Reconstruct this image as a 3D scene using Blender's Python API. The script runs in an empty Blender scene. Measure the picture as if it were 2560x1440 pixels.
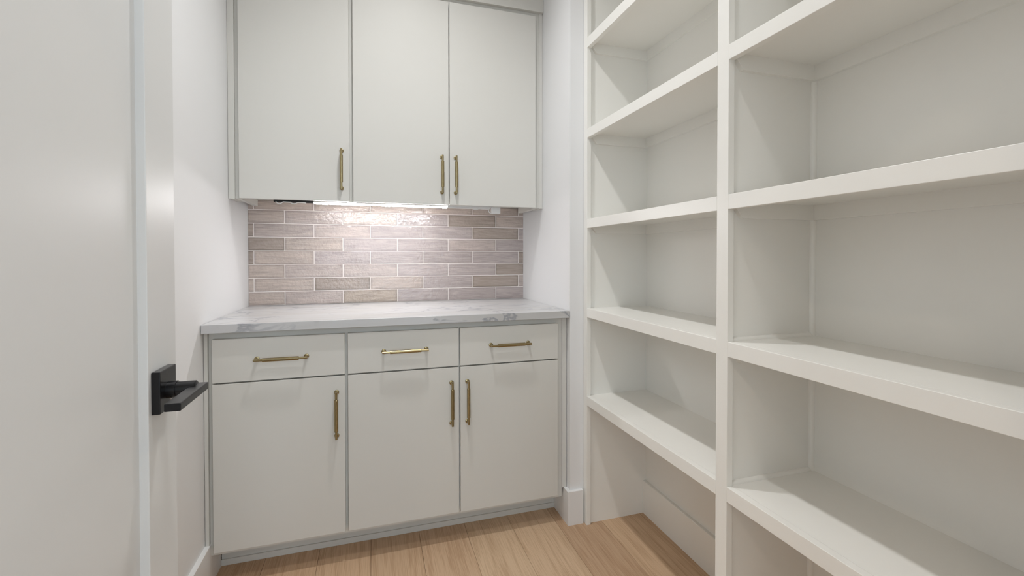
import bpy, bmesh, math, random
from mathutils import Matrix, Vector

random.seed(7)
scene = bpy.context.scene
COL = scene.collection

# ------------------------------------------------------------------ camera
W_PX = 2560.0
F_PX, CY_PX = 1129.47, 656.557
yaw, pitch, roll = 0.30018, -0.01308, -0.00092
fw = Vector((math.sin(yaw) * math.cos(pitch), math.cos(yaw) * math.cos(pitch), math.sin(pitch)))
rt = Vector((math.cos(yaw), -math.sin(yaw), 0.0))
up = rt.cross(fw)
r2 = rt * math.cos(roll) + up * math.sin(roll)
u2 = -rt * math.sin(roll) + up * math.cos(roll)
cam_data = bpy.data.cameras.new('camera')
cam = bpy.data.objects.new('camera', cam_data)
COL.objects.link(cam)
cam_data.sensor_fit = 'HORIZONTAL'
cam_data.sensor_width = 36.0
cam_data.lens = F_PX * 36.0 / W_PX
cam_data.shift_y = (CY_PX - 720.0) / W_PX
cam_data.clip_start = 0.02
cam.matrix_world = Matrix(((r2.x, u2.x, -fw.x, 0.555), (r2.y, u2.y, -fw.y, -2.39544), (r2.z, u2.z, -fw.z, 1.14446), (0, 0, 0, 1)))
scene.camera = cam

# ------------------------------------------------------------------ world, exposure, lamp strengths
world = bpy.data.worlds.new('daylight')
scene.world = world
world.use_nodes = True
bg = world.node_tree.nodes['Background']
bg.inputs[0].default_value = (0.74, 0.885, 1.0, 1)
bg.inputs[1].default_value = 3.6
scene.view_settings.view_transform = 'Standard'
scene.view_settings.look = 'None'
scene.view_settings.gamma = 1.0
scene.view_settings.use_curve_mapping = False
scene.view_settings.exposure = -0.06
scene.cycles.use_light_tree = False
scene.cycles.max_bounces = 9
scene.cycles.diffuse_bounces = 6
scene.cycles.sample_clamp_indirect = 8.0
CEILING_LAMP = (0.985, 0.99, 1.0, 8.5)
ENTRY_LAMP = (0.985, 0.99, 1.0, 4.5)
CEILING_SPREAD = 135.0
HALL_FILL = (1.0, 0.87, 0.72, 190.0)
LED_BAR = (1.0, 0.975, 0.985, 86.0)

# ------------------------------------------------------------------ dimensions (metres)
Z_CEIL = 2.74
X_N = 1.3593          # right side of the nook
X_F = 1.4222          # front plane of the shelving
X_B = 1.72            # back panels of the shelving
Y_FRONT = -2.25       # wall with the doorway

# ------------------------------------------------------------------ materials
def nodes_of(name):
    m = bpy.data.materials.new(name)
    m.use_nodes = True
    nt = m.node_tree
    return m, nt, nt.nodes['Principled BSDF'], nt.nodes.new, nt.links.new

def paint(name, color, rough=0.45, bump=0.03, scale=220.0, spec=0.5):
    m, nt, b, N, L = nodes_of(name)
    b.inputs['Base Color'].default_value = (*color, 1)
    b.inputs['Roughness'].default_value = rough
    b.inputs['Specular IOR Level'].default_value = spec
    tc = N('ShaderNodeTexCoord')
    nz = N('ShaderNodeTexNoise'); nz.inputs['Scale'].default_value = scale; nz.inputs['Detail'].default_value = 3
    bp = N('ShaderNodeBump'); bp.inputs['Strength'].default_value = bump; bp.inputs['Distance'].default_value = 0.002
    L(tc.outputs['Object'], nz.inputs['Vector']); L(nz.outputs['Fac'], bp.inputs['Height']); L(bp.outputs['Normal'], b.inputs['Normal'])
    return m

def metal(name, color, rough, metallic=1.0):
    m, nt, b, N, L = nodes_of(name)
    b.inputs['Metallic'].default_value = metallic
    b.inputs['Roughness'].default_value = rough
    tc = N('ShaderNodeTexCoord')
    nz = N('ShaderNodeTexNoise'); nz.inputs['Scale'].default_value = 60; nz.inputs['Detail'].default_value = 4
    mx = N('ShaderNodeMix'); mx.data_type = 'RGBA'
    mx.inputs[6].default_value = (*[c * 0.88 for c in color], 1); mx.inputs[7].default_value = (*[min(1, c * 1.08) for c in color], 1)
    L(tc.outputs['Object'], nz.inputs['Vector']); L(nz.outputs['Fac'], mx.inputs[0]); L(mx.outputs[2], b.inputs['Base Color'])
    return m

def emit(name, col):
    m, nt, b, N, L = nodes_of(name)
    nt.nodes.remove(b)
    e = N('ShaderNodeEmission')
    e.inputs[0].default_value = (col[0], col[1], col[2], 1); e.inputs[1].default_value = col[3]
    L(e.outputs[0], nt.nodes['Material Output'].inputs[0])
    return m

def tile_material():
    m, nt, b, N, L = nodes_of('glazed_tile')
    tc = N('ShaderNodeTexCoord'); oi = N('ShaderNodeObjectInfo')
    # streaky glaze, shifted from tile to tile
    off = N('ShaderNodeVectorMath'); off.operation = 'SCALE'; off.inputs[0].default_value = (7.3, 3.1, 5.7)
    L(oi.outputs['Random'], off.inputs['Scale'])
    add = N('ShaderNodeVectorMath'); add.operation = 'ADD'
    L(tc.outputs['Object'], add.inputs[0]); L(off.outputs[0], add.inputs[1])
    mp = N('ShaderNodeMapping'); mp.inputs['Scale'].default_value = (9, 1, 95); mp.inputs['Rotation'].default_value = (0, 0.07, 0)
    L(add.outputs[0], mp.inputs['Vector'])
    nz = N('ShaderNodeTexNoise'); nz.inputs['Scale'].default_value = 1.0; nz.inputs['Detail'].default_value = 5; nz.inputs['Distortion'].default_value = 1.1
    L(mp.outputs[0], nz.inputs['Vector'])
    rmp = N('ShaderNodeMapRange'); rmp.inputs[1].default_value = 0.32; rmp.inputs[2].default_value = 0.68; rmp.inputs[3].default_value = 0.80; rmp.inputs[4].default_value = 1.10
    L(nz.outputs['Fac'], rmp.inputs[0])
    # glaze pooled along the rim, stronger on the darker tiles
    sep = N('ShaderNodeSeparateXYZ'); L(tc.outputs['Generated'], sep.inputs[0])
    def edge(sock, width):
        s = N('ShaderNodeMath'); s.operation = 'SUBTRACT'; L(sock, s.inputs[0]); s.inputs[1].default_value = 0.5
        a = N('ShaderNodeMath'); a.operation = 'ABSOLUTE'; L(s.outputs[0], a.inputs[0])
        r = N('ShaderNodeMapRange'); r.interpolation_type = 'SMOOTHSTEP'
        r.inputs[1].default_value = 0.5 - width; r.inputs[2].default_value = 0.5; r.inputs[3].default_value = 0; r.inputs[4].default_value = 1
        L(a.outputs[0], r.inputs[0]); return r.outputs[0]
    mxm = N('ShaderNodeMath'); mxm.operation = 'MAXIMUM'; L(edge(sep.outputs['X'], 0.05), mxm.inputs[0]); L(edge(sep.outputs['Z'], 0.17), mxm.inputs[1])
    amt = N('ShaderNodeMath'); amt.operation = 'MULTIPLY'; L(mxm.outputs[0], amt.inputs[0]); L(oi.outputs['Alpha'], amt.inputs[1])
    inv = N('ShaderNodeMath'); inv.operation = 'SUBTRACT'; inv.inputs[0].default_value = 1.0; L(amt.outputs[0], inv.inputs[1])
    mul = N('ShaderNodeMath'); mul.operation = 'MULTIPLY'; L(rmp.outputs[0], mul.inputs[0]); L(inv.outputs[0], mul.inputs[1])
    sc = N('ShaderNodeVectorMath'); sc.operation = 'SCALE'; L(oi.outputs['Color'], sc.inputs[0]); L(mul.outputs[0], sc.inputs['Scale'])
    L(sc.outputs[0], b.inputs['Base Color'])
    b.inputs['Roughness'].default_value = 0.08
    b.inputs['Coat Weight'].default_value = 0.3
    b.inputs['Coat Roughness'].default_value = 0.04
    n2 = N('ShaderNodeTexNoise'); n2.inputs['Scale'].default_value = 70; n2.inputs['Detail'].default_value = 3
    L(add.outputs[0], n2.inputs['Vector'])
    bp = N('ShaderNodeBump'); bp.inputs['Strength'].default_value = 0.6; bp.inputs['Distance'].default_value = 0.004
    L(n2.outputs['Fac'], bp.inputs['Height']); L(bp.outputs['Normal'], b.inputs['Normal']); L(bp.outputs['Normal'], b.inputs['Coat Normal'])
    return m

def marble_material():
    m, nt, b, N, L = nodes_of('veined_quartz')
    tc = N('ShaderNodeTexCoord')
    mp = N('ShaderNodeMapping'); mp.inputs['Rotation'].default_value = (0.35, 0.9, 0.25); mp.inputs['Scale'].default_value = (3.2, 5.5, 6.0)
    L(tc.outputs['Object'], mp.inputs['Vector'])
    n1 = N('ShaderNodeTexNoise'); n1.inputs['Scale'].default_value = 1.1; n1.inputs['Detail'].default_value = 7; n1.inputs['Distortion'].default_value = 0.9
    L(mp.outputs[0], n1.inputs['Vector'])
    d = N('ShaderNodeMath'); d.operation = 'SUBTRACT'; d.inputs[1].default_value = 0.5; L(n1.outputs['Fac'], d.inputs[0])
    a = N('ShaderNodeMath'); a.operation = 'ABSOLUTE'; L(d.outputs[0], a.inputs[0])
    v = N('ShaderNodeMapRange'); v.interpolation_type = 'SMOOTHSTEP'; v.inputs[1].default_value = 0.0; v.inputs[2].default_value = 0.026; v.inputs[3].default_value = 1; v.inputs[4].default_value = 0
    L(a.outputs[0], v.inputs[0])
    n2 = N('ShaderNodeTexNoise'); n2.inputs['Scale'].default_value = 3.6; n2.inputs['Detail'].default_value = 2; L(tc.outputs['Object'], n2.inputs['Vector'])
    g = N('ShaderNodeMapRange'); g.inputs[1].default_value = 0.40; g.inputs[2].default_value = 0.56; g.inputs[3].default_value = 0; g.inputs[4].default_value = 0.75
    L(n2.outputs['Fac'], g.inputs[0])
    vg = N('ShaderNodeMath'); vg.operation = 'MULTIPLY'; L(v.outputs[0], vg.inputs[0]); L(g.outputs[0], vg.inputs[1])
    # long soft streaks along the slab
    mp3 = N('ShaderNodeMapping'); mp3.inputs['Scale'].default_value = (1.6, 26, 9); mp3.inputs['Rotation'].default_value = (0, 0, 0.06)
    L(tc.outputs['Object'], mp3.inputs['Vector'])
    n3 = N('ShaderNodeTexNoise'); n3.inputs['Scale'].default_value = 1; n3.inputs['Detail'].default_value = 4; L(mp3.outputs[0], n3.inputs['Vector'])
    cr = N('ShaderNodeValToRGB')
    cr.color_ramp.elements[0].position = 0.36; cr.color_ramp.elements[0].color = (0.50, 0.49, 0.475, 1)
    cr.color_ramp.elements[1].position = 0.56; cr.color_ramp.elements[1].color = (0.555, 0.555, 0.56, 1)
    L(n3.outputs['Fac'], cr.inputs[0])
    mx = N('ShaderNodeMix'); mx.data_type = 'RGBA'; mx.inputs[7].default_value = (0.24, 0.25, 0.28, 1)
    L(vg.outputs[0], mx.inputs[0]); L(cr.outputs[0], mx.inputs[6]); L(mx.outputs[2], b.inputs['Base Color'])
    b.inputs['Roughness'].default_value = 0.28
    return m

def oak_material():
    m, nt, b, N, L = nodes_of('oak_plank')
    tc = N('ShaderNodeTexCoord'); oi = N('ShaderNodeObjectInfo')
    off = N('ShaderNodeVectorMath'); off.operation = 'SCALE'; off.inputs[0].default_value = (11.0, 5.0, 3.0); L(oi.outputs['Random'], off.inputs['Scale'])
    add = N('ShaderNodeVectorMath'); add.operation = 'ADD'; L(tc.outputs['Object'], add.inputs[0]); L(off.outputs[0], add.inputs[1])
    mp = N('ShaderNodeMapping'); mp.inputs['Scale'].default_value = (13, 0.9, 1); L(add.outputs[0], mp.inputs['Vector'])
    n1 = N('ShaderNodeTexNoise'); n1.inputs['Scale'].default_value = 1; n1.inputs['Detail'].default_value = 3; n1.inputs['Distortion'].default_value = 0.6; L(mp.outputs[0], n1.inputs['Vector'])
    # cathedral figure: rings of the low-frequency noise
    rg = N('ShaderNodeMath'); rg.operation = 'MULTIPLY'; rg.inputs[1].default_value = 34; L(n1.outputs['Fac'], rg.inputs[0])
    sn = N('ShaderNodeMath'); sn.operation = 'SINE'; L(rg.outputs[0], sn.inputs[0])
    mp2 = N('ShaderNodeMapping'); mp2.inputs['Scale'].default_value = (330, 9, 1); L(add.outputs[0], mp2.inputs['Vector'])
    n2 = N('ShaderNodeTexNoise'); n2.inputs['Scale'].default_value = 1; n2.inputs['Detail'].default_value = 4; L(mp2.outputs[0], n2.inputs['Vector'])
    m1 = N('ShaderNodeMath'); m1.operation = 'MULTIPLY_ADD'; m1.inputs[1].default_value = 0.09; m1.inputs[2].default_value = 0.0; L(sn.outputs[0], m1.inputs[0])
    sm = N('ShaderNodeMath'); sm.operation = 'ADD'; L(n2.outputs['Fac'], sm.inputs[0]); L(m1.outputs[0], sm.inputs[1])
    cr = N('ShaderNodeValToRGB')
    cr.color_ramp.elements[0].position = 0.30; cr.color_ramp.elements[0].color = (0.80, 0.75, 0.70, 1)
    cr.color_ramp.elements[1].position = 0.62; cr.color_ramp.elements[1].color = (1.03, 1.03, 1.03, 1)
    L(sm.outputs[0], cr.inputs[0])
    # sparse knots
    mpk = N('ShaderNodeMapping'); mpk.inputs['Scale'].default_value = (7, 2.2, 1); L(add.outputs[0], mpk.inputs['Vector'])
    vo = N('ShaderNodeTexVoronoi'); vo.inputs['Scale'].default_value = 0.75; L(mpk.outputs[0], vo.inputs['Vector'])
    kn = N('ShaderNodeMapRange'); kn.interpolation_type = 'SMOOTHSTEP'; kn.inputs[1].default_value = 0.02; kn.inputs[2].default_value = 0.07; kn.inputs[3].default_value = 0.5; kn.inputs[4].default_value = 1.0
    L(vo.outputs['Distance'], kn.inputs[0])
    mul = N('ShaderNodeVectorMath'); mul.operation = 'MULTIPLY'; L(cr.outputs[0], mul.inputs[0]); L(oi.outputs['Color'], mul.inputs[1])
    mk = N('ShaderNodeVectorMath'); mk.operation = 'SCALE'; L(mul.outputs[0], mk.inputs[0]); L(kn.outputs[0], mk.inputs['Scale'])
    L(mk.outputs[0], b.inputs['Base Color'])
    b.inputs['Roughness'].default_value = 0.5
    b.inputs['Specular IOR Level'].default_value = 0.35
    bp = N('ShaderNodeBump'); bp.inputs['Strength'].default_value = 0.12; bp.inputs['Distance'].default_value = 0.001
    L(n2.outputs['Fac'], bp.inputs['Height']); L(bp.outputs['Normal'], b.inputs['Normal'])
    return m

M = {
    'wall': paint('white_wall_paint', (0.795, 0.795, 0.797), 0.6, 0.05, 300),
    'trim': paint('white_trim_paint', (0.80, 0.795, 0.785), 0.33, 0.02),
    'shelf': paint('white_shelf_paint', (0.845, 0.832, 0.788), 0.3, 0.04, 90),
    'cabinet': paint('greige_cabinet_paint', (0.65, 0.637, 0.597), 0.5, 0.012, 260, 0.3),
    'door': paint('white_door_paint', (0.70, 0.70, 0.69), 0.36, 0.02),
    'grout': paint('pale_grout', (0.80, 0.745, 0.715), 0.85, 0.1, 500),
    'ceil': paint('ceiling_paint', (0.82, 0.82, 0.81), 0.8, 0.05),
    'subfloor': paint('dark_subfloor', (0.09, 0.06, 0.04), 0.8, 0.1),
    'hallfloor': paint('hall_oak', (0.40, 0.28, 0.19), 0.5, 0.05),
    'brass': metal('satin_brass', (0.35, 0.28, 0.15), 0.26),
    'brass_end': metal('polished_brass_end', (0.60, 0.50, 0.30), 0.2),
    'black': paint('matte_black_metal', (0.005, 0.005, 0.006), 0.28, 0.01, 300, 0.35),
    'plastic': paint('white_plastic', (0.78, 0.78, 0.77), 0.35, 0.01),
    'blackstrip': paint('black_strip', (0.01, 0.01, 0.01), 0.6, 0.02),
    'steel': metal('steel_screw', (0.7, 0.7, 0.7), 0.25),
    'led': emit('lit_led_diffuser', LED_BAR),
    'lamp': emit('lit_ceiling_lens', (*CEILING_LAMP[:3], 30.0 if CEILING_LAMP[3] else 0.0)),
    'hall_fill': emit('hall_fill_lens', HALL_FILL),
    'tile': tile_material(),
    'marble': marble_material(),
    'oak': oak_material(),
}
glass, nt, b, N, L = nodes_of('window_glass')
b.inputs['Transmission Weight'].default_value = 1.0; b.inputs['Roughness'].default_value = 0.0; b.inputs['IOR'].default_value = 1.05
M['glass'] = glass

# ------------------------------------------------------------------ mesh helpers
def box(bm, x0, x1, y0, y1, z0, z1):
    vs = [bm.verts.new(p) for p in ((x0, y0, z0), (x1, y0, z0), (x1, y1, z0), (x0, y1, z0), (x0, y0, z1), (x1, y0, z1), (x1, y1, z1), (x0, y1, z1))]
    for f in ((0, 3, 2, 1), (4, 5, 6, 7), (0, 1, 5, 4), (1, 2, 6, 5), (2, 3, 7, 6), (3, 0, 4, 7)):
        bm.faces.new([vs[i] for i in f])

def srt(*a):
    return (min(a[0], a[1]), max(a[0], a[1]), min(a[2], a[3]), max(a[2], a[3]), min(a[4], a[5]), max(a[4], a[5]))

def B(x0, x1, y0, y1, z0, z1, bevel=0.0, seg=2):
    bm = bmesh.new(); box(bm, *srt(x0, x1, y0, y1, z0, z1))
    if bevel: bmesh.ops.bevel(bm, geom=bm.edges[:], offset=bevel, segments=seg, affect='EDGES', profile=0.5)
    return bm

def boxes(*rs, bevel=0.0):
    bm = bmesh.new()
    for r in rs: box(bm, *srt(*r))
    if bevel: bmesh.ops.bevel(bm, geom=bm.edges[:], offset=bevel, segments=2, affect='EDGES', profile=0.5)
    return bm

def prism(pts, axis, a0, a1):
    """polygon in the two other axes (order xyz minus axis) swept along axis"""
    bm = bmesh.new()
    def mk(p, a):
        l = list(p); l.insert(axis, a); return bm.verts.new(l)
    v0 = [mk(p, a0) for p in pts]; v1 = [mk(p, a1) for p in pts]
    n = len(pts)
    bm.faces.new(v0); bm.faces.new(v1)
    for i in range(n): bm.faces.new((v0[i], v0[(i + 1) % n], v1[(i + 1) % n], v1[i]))
    bmesh.ops.recalc_face_normals(bm, faces=bm.faces[:])
    return bm

def tube(bm, path, radii, n=20, cap=True):
    """swept round section along a polyline with one radius per point"""
    path = [Vector(p) for p in path]
    rings = []
    ref = None
    for i, p in enumerate(path):
        if i == 0: t = path[1] - p
        elif i == len(path) - 1: t = p - path[i - 1]
        else:
            t = (p - path[i - 1]).normalized() + (path[i + 1] - p).normalized()
            if t.length < 1e-6: t = path[i + 1] - p
        t.normalize()
        if ref is None:
            ref = Vector((0, 0, 1)) if abs(t.z) < 0.8 else Vector((1, 0, 0))
        u = (ref - t * ref.dot(t)).normalized(); v = t.cross(u); ref = u
        rings.append([bm.verts.new(p + (u * math.cos(2 * math.pi * k / n) + v * math.sin(2 * math.pi * k / n)) * radii[i]) for k in range(n)])
    for a, c in zip(rings, rings[1:]):
        for k in range(n): bm.faces.new((a[k], a[(k + 1) % n], c[(k + 1) % n], c[k]))
    if cap:
        bm.faces.new(rings[0][::-1]); bm.faces.new(rings[-1])

def wpos(o):
    p = Vector((0, 0, 0))
    while o is not None:
        p += o.location; o = o.parent
    return p

def link(name, me, mat, parent=None, world_loc=(0, 0, 0)):
    o = bpy.data.objects.new(name, me)
    COL.objects.link(o)
    if mat is not None and not me.materials: me.materials.append(M[mat])
    o.location = Vector(world_loc) - (wpos(parent) if parent else Vector((0, 0, 0)))
    o.parent = parent
    return o

def obj(name, bm, mat, parent=None, smooth=False, base=False):
    """bmesh in world coordinates -> object with its origin at the centre (or bottom centre)"""
    xs = [v.co for v in bm.verts]
    lo = Vector([min(c[i] for c in xs) for i in range(3)]); hi = Vector([max(c[i] for c in xs) for i in range(3)])
    c = (lo + hi) / 2
    if base: c.z = lo.z
    bmesh.ops.translate(bm, verts=bm.verts, vec=-c)
    bmesh.ops.recalc_face_normals(bm, faces=bm.faces[:])
    me = bpy.data.meshes.new(name); bm.to_mesh(me); bm.free()
    if smooth:
        for p in me.polygons: p.use_smooth = True
        if hasattr(me, 'set_sharp_from_angle'): me.set_sharp_from_angle(angle=math.radians(38))
    return link(name, me, mat, parent, c)

def thing(name, label, cat, loc, group=None):
    o = bpy.data.objects.new(name, None); COL.objects.link(o)
    o.empty_display_size = 0.1; o.location = loc
    return tag(o, label, cat, group)

def tag(o, label, cat, group=None):
    o['label'] = label; o['category'] = cat
    if group: o['group'] = group
    return o

def struct(name, bm, mat, label=None, cat=None):
    o = obj(name, bm, mat); o['kind'] = 'structure'
    if label: o['label'] = label
    if cat: o['category'] = cat
    return o

# ------------------------------------------------------------------ room shell
struct('wall_left', B(-0.12, 0, 0.12, -2.37, 0, Z_CEIL),
       'wall', 'white painted left wall between the open door and the cabinets', 'wall')
struct('wall_back', B(0, X_N, 0, 0.12, 0, Z_CEIL), 'wall', 'white back wall of the cabinet nook behind the tiles', 'wall')
struct('wall_nook', B(X_N, 1.86, 0.12, -0.632, 0, Z_CEIL), 'wall', 'white wall end between the cabinets and the open shelves', 'wall')
struct('wall_right', B(1.734, 1.86, -0.632, -2.37, 0, Z_CEIL), 'wall', 'right wall behind the built-in open shelves', 'wall')
struct('wall_front', boxes((0, 0.012, Y_FRONT, -2.37, 0.4, 2.06), (0, 0.235, Y_FRONT, -2.37, 0, 0.4), (0, 0.235, Y_FRONT, -2.37, 2.06, Z_CEIL), (0.195, 0.235, Y_FRONT, -2.37, 0.4, 2.06), (1.02, 1.734, Y_FRONT, -2.37, 0, Z_CEIL), (0.235, 1.02, Y_FRONT, -2.37, 2.06, Z_CEIL)),
       'wall', 'white wall with the doorway the view is taken from', 'wall')
struct('ceiling', B(-0.12, 1.86, 0.12, -2.37, Z_CEIL, Z_CEIL + 0.1), 'ceil', 'flat white ceiling over the pantry', 'ceiling')
struct('wall_hall', boxes((-1.6, -1.5, -2.37, -5.1, 0, Z_CEIL), (2.8, 2.9, -2.37, -5.1, 0, Z_CEIL), (-1.6, 2.9, -5.0, -5.1, 0, 0.4), (-1.6, 2.9, -5.0, -5.1, 2.5, Z_CEIL), (-1.6, -1.2, -5.0, -5.1, 0.4, 2.5), (2.2, 2.9, -5.0, -5.1, 0.4, 2.5), (-1.5, -0.12, -2.27, -2.37, 0, Z_CEIL), (1.86, 2.8, -2.27, -2.37, 0, Z_CEIL)),
       'wall', 'white walls of the hall outside the doorway', 'wall')
struct('ceiling_hall', B(-1.6, 2.9, -2.37, -5.1, Z_CEIL, Z_CEIL + 0.1), 'ceil', 'flat white ceiling of the hall outside', 'ceiling')
struct('floor_hall', B(-1.6, 2.9, -2.37, -5.1, -0.1, 0), 'hallfloor', 'oak floor of the hall outside the doorway', 'floor')

# floor: oak planks as pieces on a dark subfloor
floor = struct('floor', B(-0.12, 1.86, 0.12, -2.37, -0.1, -0.012), 'subfloor', 'light oak plank floor running towards the cabinets', 'floor')
PW = 0.1905
plank_tones = {0: (0.554, 0.368, 0.229), 1: (0.575, 0.387, 0.244), 2: (0.596, 0.408, 0.26), 3: (0.582, 0.401, 0.257), 4: (0.589, 0.408, 0.264), 5: (0.631, 0.456, 0.302), 6: (0.624, 0.449, 0.298), 7: (0.52, 0.352, 0.225), 8: (0.582, 0.408, 0.265), 9: (0.541, 0.373, 0.239)}
ends = [-1.35, -1.95, -1.55, -2.1, -1.25, -1.8, -1.45, -2.0, -1.3, -1.7]
for i in range(10):
    x0 = -0.0265 + PW * i; x1 = x0 + PW
    if i == 9: x1 = 1.734
    for (ya, yb) in ((-0.44, ends[i]), (ends[i], -2.37)):
        p = obj('plank', B(max(x0, 0.0) + 0.0004, x1 - 0.0004, ya - 0.0004, yb + 0.0004, -0.014, 0.0, 0.0008, 1), 'oak', floor)
        t = plank_tones[i]; k = random.uniform(0.97, 1.03)
        p.color = (t[0] * k, t[1] * k, t[2] * k, 1)

# baseboards
def chamfer_board_y(x_wall, x_face, y0, y1, h):
    s = 1 if x_face > x_wall else -1
    return prism([(x_wall, 0), (x_face, 0), (x_face, h - 0.0015), (x_face - s * 0.0015, h), (x_wall, h)], 1, y0, y1)
o = obj('baseboard_left', chamfer_board_y(0, 0.0155, -0.494, -2.25, 0.146), 'trim'); o['kind'] = 'structure'; tag(o, 'tall white baseboard along the left wall by the door', 'baseboard')
bm = prism([(1.3443, -0.485), (X_N, -0.485), (X_N, -0.632), (1.4160, -0.632), (1.4160, -0.647), (1.3443, -0.647)], 2, 0, 0.1435)
o = obj('baseboard_nook', bm, 'trim'); o['kind'] = 'structure'; tag(o, 'white baseboard wrapping the wall end beside the base cabinet', 'baseboard')

# wide window added to the unseen hall for soft fill through the doorway
win2 = struct('added_hall_window', boxes((-1.2, -1.15, -5.03, -5.08, 0.4, 2.5), (0.475, 0.525, -5.03, -5.08, 0.4, 2.5), (2.15, 2.2, -5.03, -5.08, 0.4, 2.5), *[(xa, xb, -5.03, -5.08, za, zb) for xa, xb in ((-1.15, 0.475), (0.525, 2.15)) for za, zb in ((0.4, 0.45), (2.45, 2.5))]), 'trim', 'wide white framed window added to the hall behind the viewer for soft fill', 'window')

# narrow sidelight added behind the open door, for a bluish strip reflected in the tiles
win = struct('added_sidelight', boxes((0.012, 0.022, -2.29, -2.33, 0.4, 2.06), (0.185, 0.195, -2.29, -2.33, 0.4, 2.06), (0.022, 0.185, -2.29, -2.33, 0.4, 0.42), (0.022, 0.185, -2.29, -2.33, 2.04, 2.06)), 'trim', 'narrow white framed sidelight added out of view behind the open door, for a tile reflection', 'window')
obj('pane', B(0.022, 0.185, -2.308, -2.312, 0.42, 2.04), 'glass', win)

# ------------------------------------------------------------------ open shaker door with black lever
XD = 0.2279
door = thing('door_1', 'white shaker door standing open at the left with a black lever', 'door', (0.2105, -1.85, 0.008)); door['kind'] = 'structure'
DY0, DY1 = -1.4736, -2.2355
obj('stile', B(0.193, XD, DY0, -1.5759, 0.008, 2.04, 0.0012), 'door', door)
obj('stile', B(0.193, XD, -2.133, DY1, 0.008, 2.04, 0.0012), 'door', door)
obj('rail', B(0.193, XD, -1.5759, -2.133, 1.92, 2.04, 0.0012), 'door', door)
obj('rail', B(0.193, XD, -1.5759, -2.133, 0.008, 0.20, 0.0012), 'door', door)
obj('panel', B(0.205, XD - 0.0125, -1.5759, -2.133, 0.20, 1.92), 'door', door)
HY, HZ = -1.537, 0.9325
rose = obj('handle_rose', B(XD, XD + 0.0119, HY - 0.030, HY + 0.030, HZ - 0.0331, HZ + 0.0331, 0.0012), 'black', door)
rose['label'] = 'square black rose plate of the lever handle'
bm = bmesh.new(); tube(bm, [(XD + 0.0115, HY, HZ - 0.002), (0.252, HY, HZ - 0.002), (0.2522, HY, HZ - 0.002), (0.2780, HY, HZ - 0.002), (0.2790, HY, HZ - 0.002)], [0.0135, 0.0135, 0.0118, 0.0118, 0.0105], 32)
obj('spindle', bm, 'black', rose, smooth=True)
obj('lever', B(0.2715, 0.2922, HY + 0.0125, -1.640, 0.9240, 0.9356, 0.0012), 'black', rose)
bm = bmesh.new(); tube(bm, [(0.2475, HY - 0.0095, HZ - 0.0125), (0.2475, HY - 0.0125, HZ - 0.0135)], [0.0016, 0.0016], 12)
obj('set_screw', bm, 'steel', rose, smooth=True)

# ------------------------------------------------------------------ brass pulls
def pull_mesh():
    """vertical pull, door plane y=0, projecting to -y"""
    bm = bmesh.new()
    p, h = -0.0285, 0.080
    for s in (-1, 1):
        tube(bm, [(0, 0, s * h), (0, -0.0035, s * h), (0, -0.0045, s * h)], [0.0086, 0.0086, 0.0072], 24)      # round foot
        tube(bm, [(0, -0.003, s * h), (0, p + 0.004, s * h), (0, p, s * (h - 0.001)), (0, p, s * 0.056)], [0.0046, 0.0046, 0.0046, 0.0042], 16)
        tube(bm, [(0, p, s * 0.050), (0, p, s * (h + 0.006))], [0.0042, 0.0042], 16)
    tube(bm, [(0, p, -0.0585), (0, p, -0.0575), (0, p, 0.0575), (0, p, 0.0585)], [0.0056, 0.0067, 0.0067, 0.0056], 28)
    bmesh.ops.recalc_face_normals(bm, faces=bm.faces[:])
    me = bpy.data.meshes.new('pull_handle'); bm.to_mesh(me); bm.free()
    for q in me.polygons: q.use_smooth = True
    if hasattr(me, 'set_sharp_from_angle'): me.set_sharp_from_angle(angle=math.radians(40))
    me.materials.append(M['brass'])
    return me
PULL = pull_mesh()
def pull(parent, x, y, z, horizontal=False):
    o = link('pull_handle', PULL, None, parent, (x, y, z))
    if horizontal: o.rotation_euler = (0, math.pi / 2, 0)
    o['label'] = 'satin brass bar pull'
    return o

# ------------------------------------------------------------------ base cabinet
YF, YD = -0.5971, -0.6171
base = thing('base_cabinet', 'greige base cabinet with three drawers over three doors, under the marble counter', 'cabinet', (0.68, -0.3, 0))
obj('side_panel', B(0.0137, 0.030, -0.003, YF + 0.019, 0.1046, 0.8836), 'cabinet', base)
obj('side_panel', B(1.3200, 1.3360, -0.003, YF + 0.019, 0.1046, 0.8836), 'cabinet', base)
obj('bottom_panel', B(0.030, 1.320, -0.003, YF + 0.019, 0.1046, 0.1225), 'cabinet', base)
obj('face_frame', boxes((0.0137, 0.0520, YF, YF + 0.019, 0.1046, 0.8836), (0.443, 0.481, YF, YF + 0.019, 0.1046, 0.8836), (0.868, 0.905, YF, YF + 0.019, 0.1046, 0.8836), (1.298, 1.336, YF, YF + 0.019, 0.1046, 0.8836),
    *[(xa, xb, YF, YF + 0.019, za, zb) for xa, xb in ((0.052, 0.443), (0.481, 0.868), (0.905, 1.298)) for za, zb in ((0.845, 0.8836), (0.69, 0.725), (0.1046, 0.140))]), 'cabinet', base)
obj('filler', B(0.0015, 0.0132, -0.58, -0.6085, 0.095, 0.8836, 0.0006, 1), 'cabinet', base)
obj('filler', B(1.3366, 1.3570, -0.58, -0.6010, 0.1440, 0.8836, 0.0006, 1), 'cabinet', base)
obj('toe_kick', B(0.0160, 1.3440, -0.475, -0.488, 0.0, 0.1046), 'cabinet', base)
obj('toe_shoe', B(0.0160, 1.3440, -0.488, -0.4945, 0.0, 0.0225, 0.0008, 1), 'cabinet', base)
LX = [(0.0283, 0.4565), (0.4670, 0.8835), (0.8895, 1.3105)]
HX = [0.4275, 0.8535, 0.9170]
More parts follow.
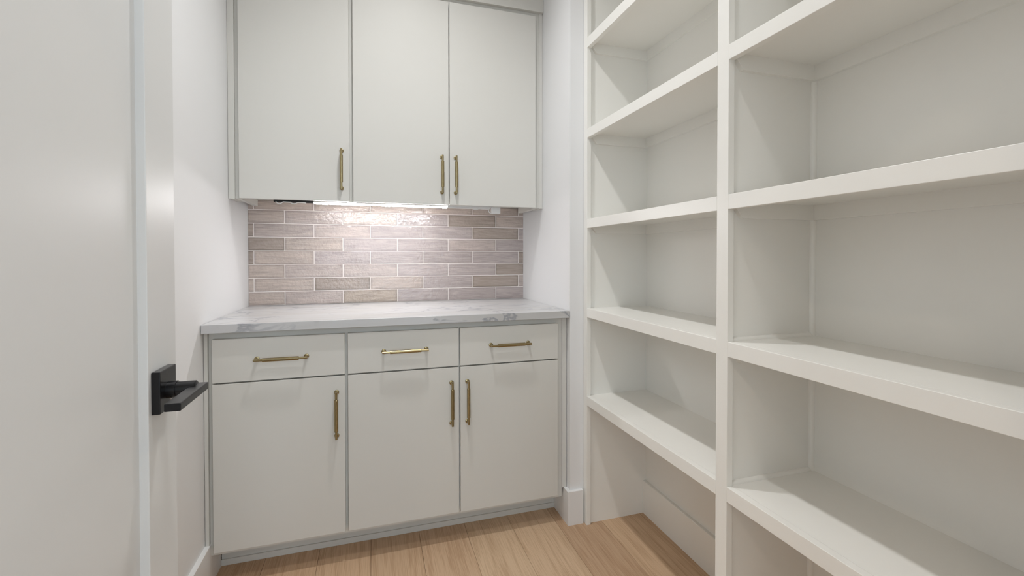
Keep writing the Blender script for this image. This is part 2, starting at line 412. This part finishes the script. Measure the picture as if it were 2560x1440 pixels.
for (xa, xb), hx in zip(LX, HX):
    d = obj('drawer', B(xa, xb, YF - 0.0008, YD, 0.7099, 0.8605, 0.0012), 'cabinet', base)
    pull(d, (xa + xb) / 2 + (0.004 if xa < 0.1 else (-0.005 if xa > 0.8 else 0)), YD, 0.786, True)
    d = obj('cabinet_door', B(xa, xb, YF - 0.0008, YD, 0.1211, 0.7045, 0.0012), 'cabinet', base)
    pull(d, hx, YD, 0.5655)

# countertop
ct = obj('countertop', B(0.002, X_N - 0.002, -0.002, -0.6351, 0.8842, 0.914, 0.0012), 'marble', base=True)
tag(ct, 'white marble-look countertop with grey veins on the base cabinet', 'countertop')

# ------------------------------------------------------------------ tiled backsplash
Z_SPL = 1.4115
splash = obj('tile_backsplash', B(0.0005, X_N - 0.0005, -0.0005, -0.0098, 0.9150, Z_SPL), 'grout', base=True)
tag(splash, 'glossy taupe brick-bond tile backsplash above the counter', 'backsplash')
LT, LM, MD, DK, DY = (0.465, 0.400, 0.382), (0.50, 0.424, 0.39), (0.53, 0.445, 0.395), (0.40, 0.33, 0.285), (0.46, 0.378, 0.31)  # glaze tones shifted against the LED falloff: left tiles raised, middle lowered
rows = [  # bottom to top
    [MD, LM, DY, LT, LT, LT], [MD, MD, MD, MD, LT, LT, LM], [MD, LM, LM, LT, LT, DK], [DK, MD, LT, LT, LT, LT, DK],
    [DK, MD, LT, LT, LM, LT], [DK, LM, LM, LT, LT, DK, LT], [MD, LM, MD, LT, DK, MD], [MD, MD, MD, MD, MD, MD, MD]]  # top row in one tone, taken from its shade under the cabinet
rim = {LT: 0.10, LM: 0.16, MD: 0.22, DK: 0.34, DY: 0.30}
rows[1][5] = DK; rows[1][2] = DK
GP, PX, PZ = 0.0036, 0.2611, 0.0647
mesh_cache = {}
for r, tones in enumerate(rows):
    x_start = 0.1562 - PX if r % 2 == 0 else 0.0246 - PX
    z0 = 0.9165 + PZ * r; z1 = min(z0 + PZ - GP, Z_SPL - 0.0005)
    for k, tone in enumerate(tones):
        xa = max(x_start + PX * k + GP / 2, 0.0015); xb = min(x_start + PX * (k + 1) - GP / 2, X_N - 0.0015)
        key = (round(xb - xa, 4), round(z1 - z0, 4))
        if key not in mesh_cache:
            w, h = (xb - xa) / 2, (z1 - z0) / 2
            bm = bmesh.new(); box(bm, -w, w, -0.0025, 0.0025, -h, h)
            fe = [e for e in bm.edges if all(v.co.y < 0 for v in e.verts)]
            bmesh.ops.bevel(bm, geom=fe, offset=min(0.0016, w * 0.3), segments=2, affect='EDGES', profile=0.5)
            me = bpy.data.meshes.new('tile'); bm.to_mesh(me); bm.free()
            mesh_cache[key] = me
        t = link('tile', mesh_cache[key], 'tile', splash, ((xa + xb) / 2, -0.0085 + random.uniform(-0.0003, 0.0003), (z0 + z1) / 2))
        t.rotation_euler = (random.uniform(-0.004, 0.004), 0, random.uniform(-0.0015, 0.0015))
        j = random.uniform(0.96, 1.04)
        t.color = (tone[0] * j, tone[1] * j, tone[2] * j, rim[tone])

# ------------------------------------------------------------------ wall cabinet
YU, YUD = -0.3043, -0.3243
ZB = 1.3826
wc = thing('wall_cabinet', 'tall greige wall cabinet with three flat doors above the tiles', 'cabinet', (0.68, -0.16, ZB))
obj('side_panel', B(0.0247, 0.0430, -0.004, YU + 0.019, ZB, 2.70), 'cabinet', wc)
obj('side_panel', B(1.3195, 1.3408, -0.040, YU + 0.019, ZB, 2.70), 'cabinet', wc)
obj('bottom_panel', B(0.0430, 1.3195, -0.004, YU + 0.019, Z_SPL + 0.0005, Z_SPL + 0.016), 'cabinet', wc)
obj('top_panel', B(0.0430, 1.3195, -0.004, YU + 0.019, 2.684, 2.70), 'cabinet', wc)
obj('face_frame', boxes((0.0247, 0.062, YU, YU + 0.019, ZB, 2.70), (0.452, 0.489, YU, YU + 0.019, ZB, 2.70), (0.877, 0.913, YU, YU + 0.019, ZB + 0.03, 2.70), (1.303, 1.3408, YU, YU + 0.019, ZB, 2.70),
    *[(xa, xb, YU, YU + 0.019, za, zb) for xa, xb in ((0.062, 0.452), (0.489, 0.877), (0.913, 1.303)) for za, zb in ((2.29, 2.70), (Z_SPL, 1.432))]), 'cabinet', wc)
obj('filler', B(0.0010, 0.0242, -0.20, -0.3085, ZB - 0.002, 2.332, 0.0006, 1), 'cabinet', wc)
obj('filler', B(1.3412, 1.3585, -0.20, -0.3085, ZB - 0.002, 2.332, 0.0006, 1), 'cabinet', wc)
obj('fascia', B(0.0010, 1.3585, YU, YUD, 2.332, Z_CEIL - 0.002, 0.0008, 1), 'cabinet', wc)
UX = [(0.0426, 0.4622, 0.4320), (0.4784, 0.8928, 0.8613), (0.8974, 1.3170, 0.9242)]
for xa, xb, hx in UX:
    d = obj('cabinet_door', B(xa, xb, YU - 0.0008, YUD, 1.3829, 2.3086, 0.0012), 'cabinet', wc)
    pull(d, hx, YUD, 1.5185)

# under-cabinet LED bar
ZH, YL = Z_SPL, -0.265
led = thing('under_cabinet_light', 'lit slim white LED bar under the wall cabinet', 'light', (0.71, YL, 1.370))
obj('housing', B(0.3150, 1.108, YL + 0.012, YL - 0.012, 1.3805, ZH, 0.001, 1), 'plastic', led)
prof = []
for k in range(9):
    a = math.pi * k / 8
    prof.append((YL - 0.0105 * math.cos(a), 1.3805 - 0.0070 * math.sin(a)))
obj('diffuser', prism(prof, 0, 0.317, 0.893), 'led', led)
obj('end_cap', B(0.8935, 1.1000, YL + 0.010, YL - 0.010, 1.3740, 1.3803, 0.001, 1), 'plastic', led)
for x in (0.357, 0.487, 0.625, 0.750, 0.885, 1.033):
    obj('clip', prism([(YL + 0.014, 1.386), (YL + 0.0115, 1.386), (YL + 0.0115, 1.3732), (YL - 0.006, 1.3732), (YL - 0.006, 1.3712), (YL + 0.014, 1.3712)], 0, x - 0.010, x + 0.010), 'plastic', led)
plug = obj('plug', B(1.1080, 1.1525, YL + 0.012, YL - 0.013, 1.3535, ZH, 0.004, 3), 'plastic', led)
plug['label'] = 'white plug block at the end of the bar'
bm = bmesh.new(); tube(bm, [(1.0935, YL, 1.3770), (1.0965, YL, 1.3670), (1.0995, YL, 1.3590), (1.1060, YL, 1.3555), (1.1130, YL, 1.3570)], [0.0021] * 5, 10)
obj('lead', bm, 'plastic', led, smooth=True)
bk = obj('dark_strip', B(0.1590, 0.3140, YL + 0.012, YL - 0.013, 1.3772, ZH, 0.001, 1), 'blackstrip')  # plain black box left of the LED housing
tag(bk, 'black strip under the wall cabinet at the left end of the LED bar', 'strip')
bm = bmesh.new()
path = []
for k in range(41):
    u = k / 40
    path.append((0.168 + 0.118 * u, YL - 0.0150 - 0.002 * math.sin(9 * u), 1.3775 - 0.0095 * max(0.0, math.sin(u * math.pi * 4.2)) * (1 - 0.6 * u) - 0.0015 * u))
tube(bm, path, [0.0023] * 41, 10)
cb = obj('cable', bm, 'plastic', smooth=True)
tag(cb, 'looped white cable hanging from the black strip under the wall cabinet', 'cable')

# ------------------------------------------------------------------ built-in open shelving on the right
sh = thing('shelving_unit', 'white built-in open shelving covering the right wall', 'shelving', (1.57, -1.43, 0))
TOPS = [(0.5520, 0.5133), (0.9261, 0.8877), (1.3029, 1.2648), (1.6824, 1.6447), (2.0643, 2.0228), (2.444, 2.404)]
XS = X_F + 0.0190
ST = [(-0.6335, -0.6652), (-1.4172, -1.4564), (-2.2085, -2.2480)]
for (ya, yb) in ST:
    obj('stile', B(X_F, XS, ya, yb, 0.0, 2.70, 0.0010), 'shelf', sh)
obj('top_rail', B(X_F, XS, -0.6335, -2.248, 2.70, Z_CEIL - 0.001, 0.001), 'shelf', sh)
obj('side_panel', B(XS, X_B, -0.6335, -0.6530, 0.0, 2.70), 'shelf', sh)
obj('divider_panel', B(XS, X_B, -1.4270, -1.4460, 0.0, 2.70), 'shelf', sh)
obj('side_panel', B(XS, X_B, -2.2290, -2.2480, 0.0, 2.70), 'shelf', sh)
BAYS = [(-0.6530, -1.4270, -0.6652, -1.4172), (-1.4460, -2.2290, -1.4564, -2.2085)]
for bi, (ya, yb, sa, sb) in enumerate(BAYS):
    obj('back_panel', B(X_B, X_B + 0.012, ya + 0.009, yb - 0.009, 0.0, 2.70), 'shelf', sh)
    for zi, (t, b_) in enumerate(TOPS):
        und = t - 0.019
        s = obj('shelf', B(XS, X_B, ya, yb, und, t), 'shelf', sh)
        obj('front_rail', B(X_F, XS, sa, sb, b_, t, 0.0010), 'shelf', s)
        ch, th = 0.0405, 0.0125
        zc = und - ch
        # mitred cleats under the shelf: far side, near side and back
        for y0, y1 in ((ya, ya - th), (yb + th, yb)):
            obj('cleat', prism([(XS + 0.004, und), (XS + 0.004, und - 0.014), (XS + 0.026, zc), (X_B - th, zc), (X_B - th, und)], 1, y0, y1), 'shelf', s)
        obj('cleat', B(X_B - th, X_B, ya, yb, zc, und), 'shelf', s)
    o = obj('baseboard', chamfer_board_y(X_B, X_B - 0.0145, ya, yb, 0.146), 'shelf', sh)
# small quarter beads where the divider meets the back and the shelves, near bay
def quarter(axis, a0, a1, c, r, s0, s1):
    pts = [c] + [(c[0] + s0 * r * math.cos(k * math.pi / 12), c[1] + s1 * r * math.sin(k * math.pi / 12)) for k in range(7)]
    return prism(pts, axis, a0, a1)
lv = [0.0] + [t for t, _ in TOPS]
for i, z0 in enumerate(lv):
    z1 = (TOPS[i][0] - 0.019 - 0.0405) if i < len(TOPS) else 2.70
    obj('corner_bead', quarter(2, z0, z1, (X_B, -1.4460), 0.011, -1, -1), 'shelf', sh, smooth=True)
    if i: obj('corner_bead', quarter(0, XS + 0.0005, X_B - 0.011, (-1.4460, z0), 0.009, -1, 1), 'shelf', sh, smooth=True)

# ------------------------------------------------------------------ lamps
def downlight(name, label, x, y, mat, r=0.045):
    t = thing(name, label, 'light', (x, y, Z_CEIL))
    bm = bmesh.new(); n = 40
    prof = [(r + 0.022, 0.0), (r + 0.022, -0.004), (r + 0.004, -0.008), (r, -0.004), (r, 0.0)]
    rings = [[bm.verts.new((x + q * math.cos(2 * math.pi * k / n), y + q * math.sin(2 * math.pi * k / n), Z_CEIL + z)) for k in range(n)] for q, z in prof]
    for a, c in zip(rings, rings[1:]):
        for k in range(n): bm.faces.new((a[k], a[(k + 1) % n], c[(k + 1) % n], c[k]))
    obj('trim_ring', bm, 'plastic', t, smooth=True)
    bm = bmesh.new(); tube(bm, [(x, y, Z_CEIL - 0.0005), (x, y, Z_CEIL - 0.004)], [r, r], 40)
    obj('lens', bm, mat, t)
    return t
for ly, lab, lamp in ((-1.02, 'lit recessed light in the pantry ceiling, the one nearer the cabinets', CEILING_LAMP), (-1.78, 'lit recessed light in the pantry ceiling, the one nearer the doorway', ENTRY_LAMP)):
    t = downlight('recessed_light', lab, 0.71, ly, 'lamp')
    ld = bpy.data.lights.new('downlight_beam', 'AREA')
    ld.shape = 'DISK'; ld.size = 0.088; ld.energy = lamp[3]; ld.color = lamp[:3]; ld.spread = math.radians(CEILING_SPREAD)
    lo = bpy.data.objects.new('downlight_beam', ld); COL.objects.link(lo)
    lo.location = (0, 0, -0.006); lo.parent = t
for hx, hy, w in ((-0.3, -3.1, 'left light nearest the doorway'), (1.7, -3.1, 'right light nearest the doorway'), (-0.3, -4.3, 'far left light'), (1.7, -4.3, 'far right light')):  # unseen hall lamps added for warm fill through the doorway
    downlight('recessed_light', 'added recessed fill light in the unseen hall ceiling, ' + w, hx, hy, 'hall_fill', 0.06)
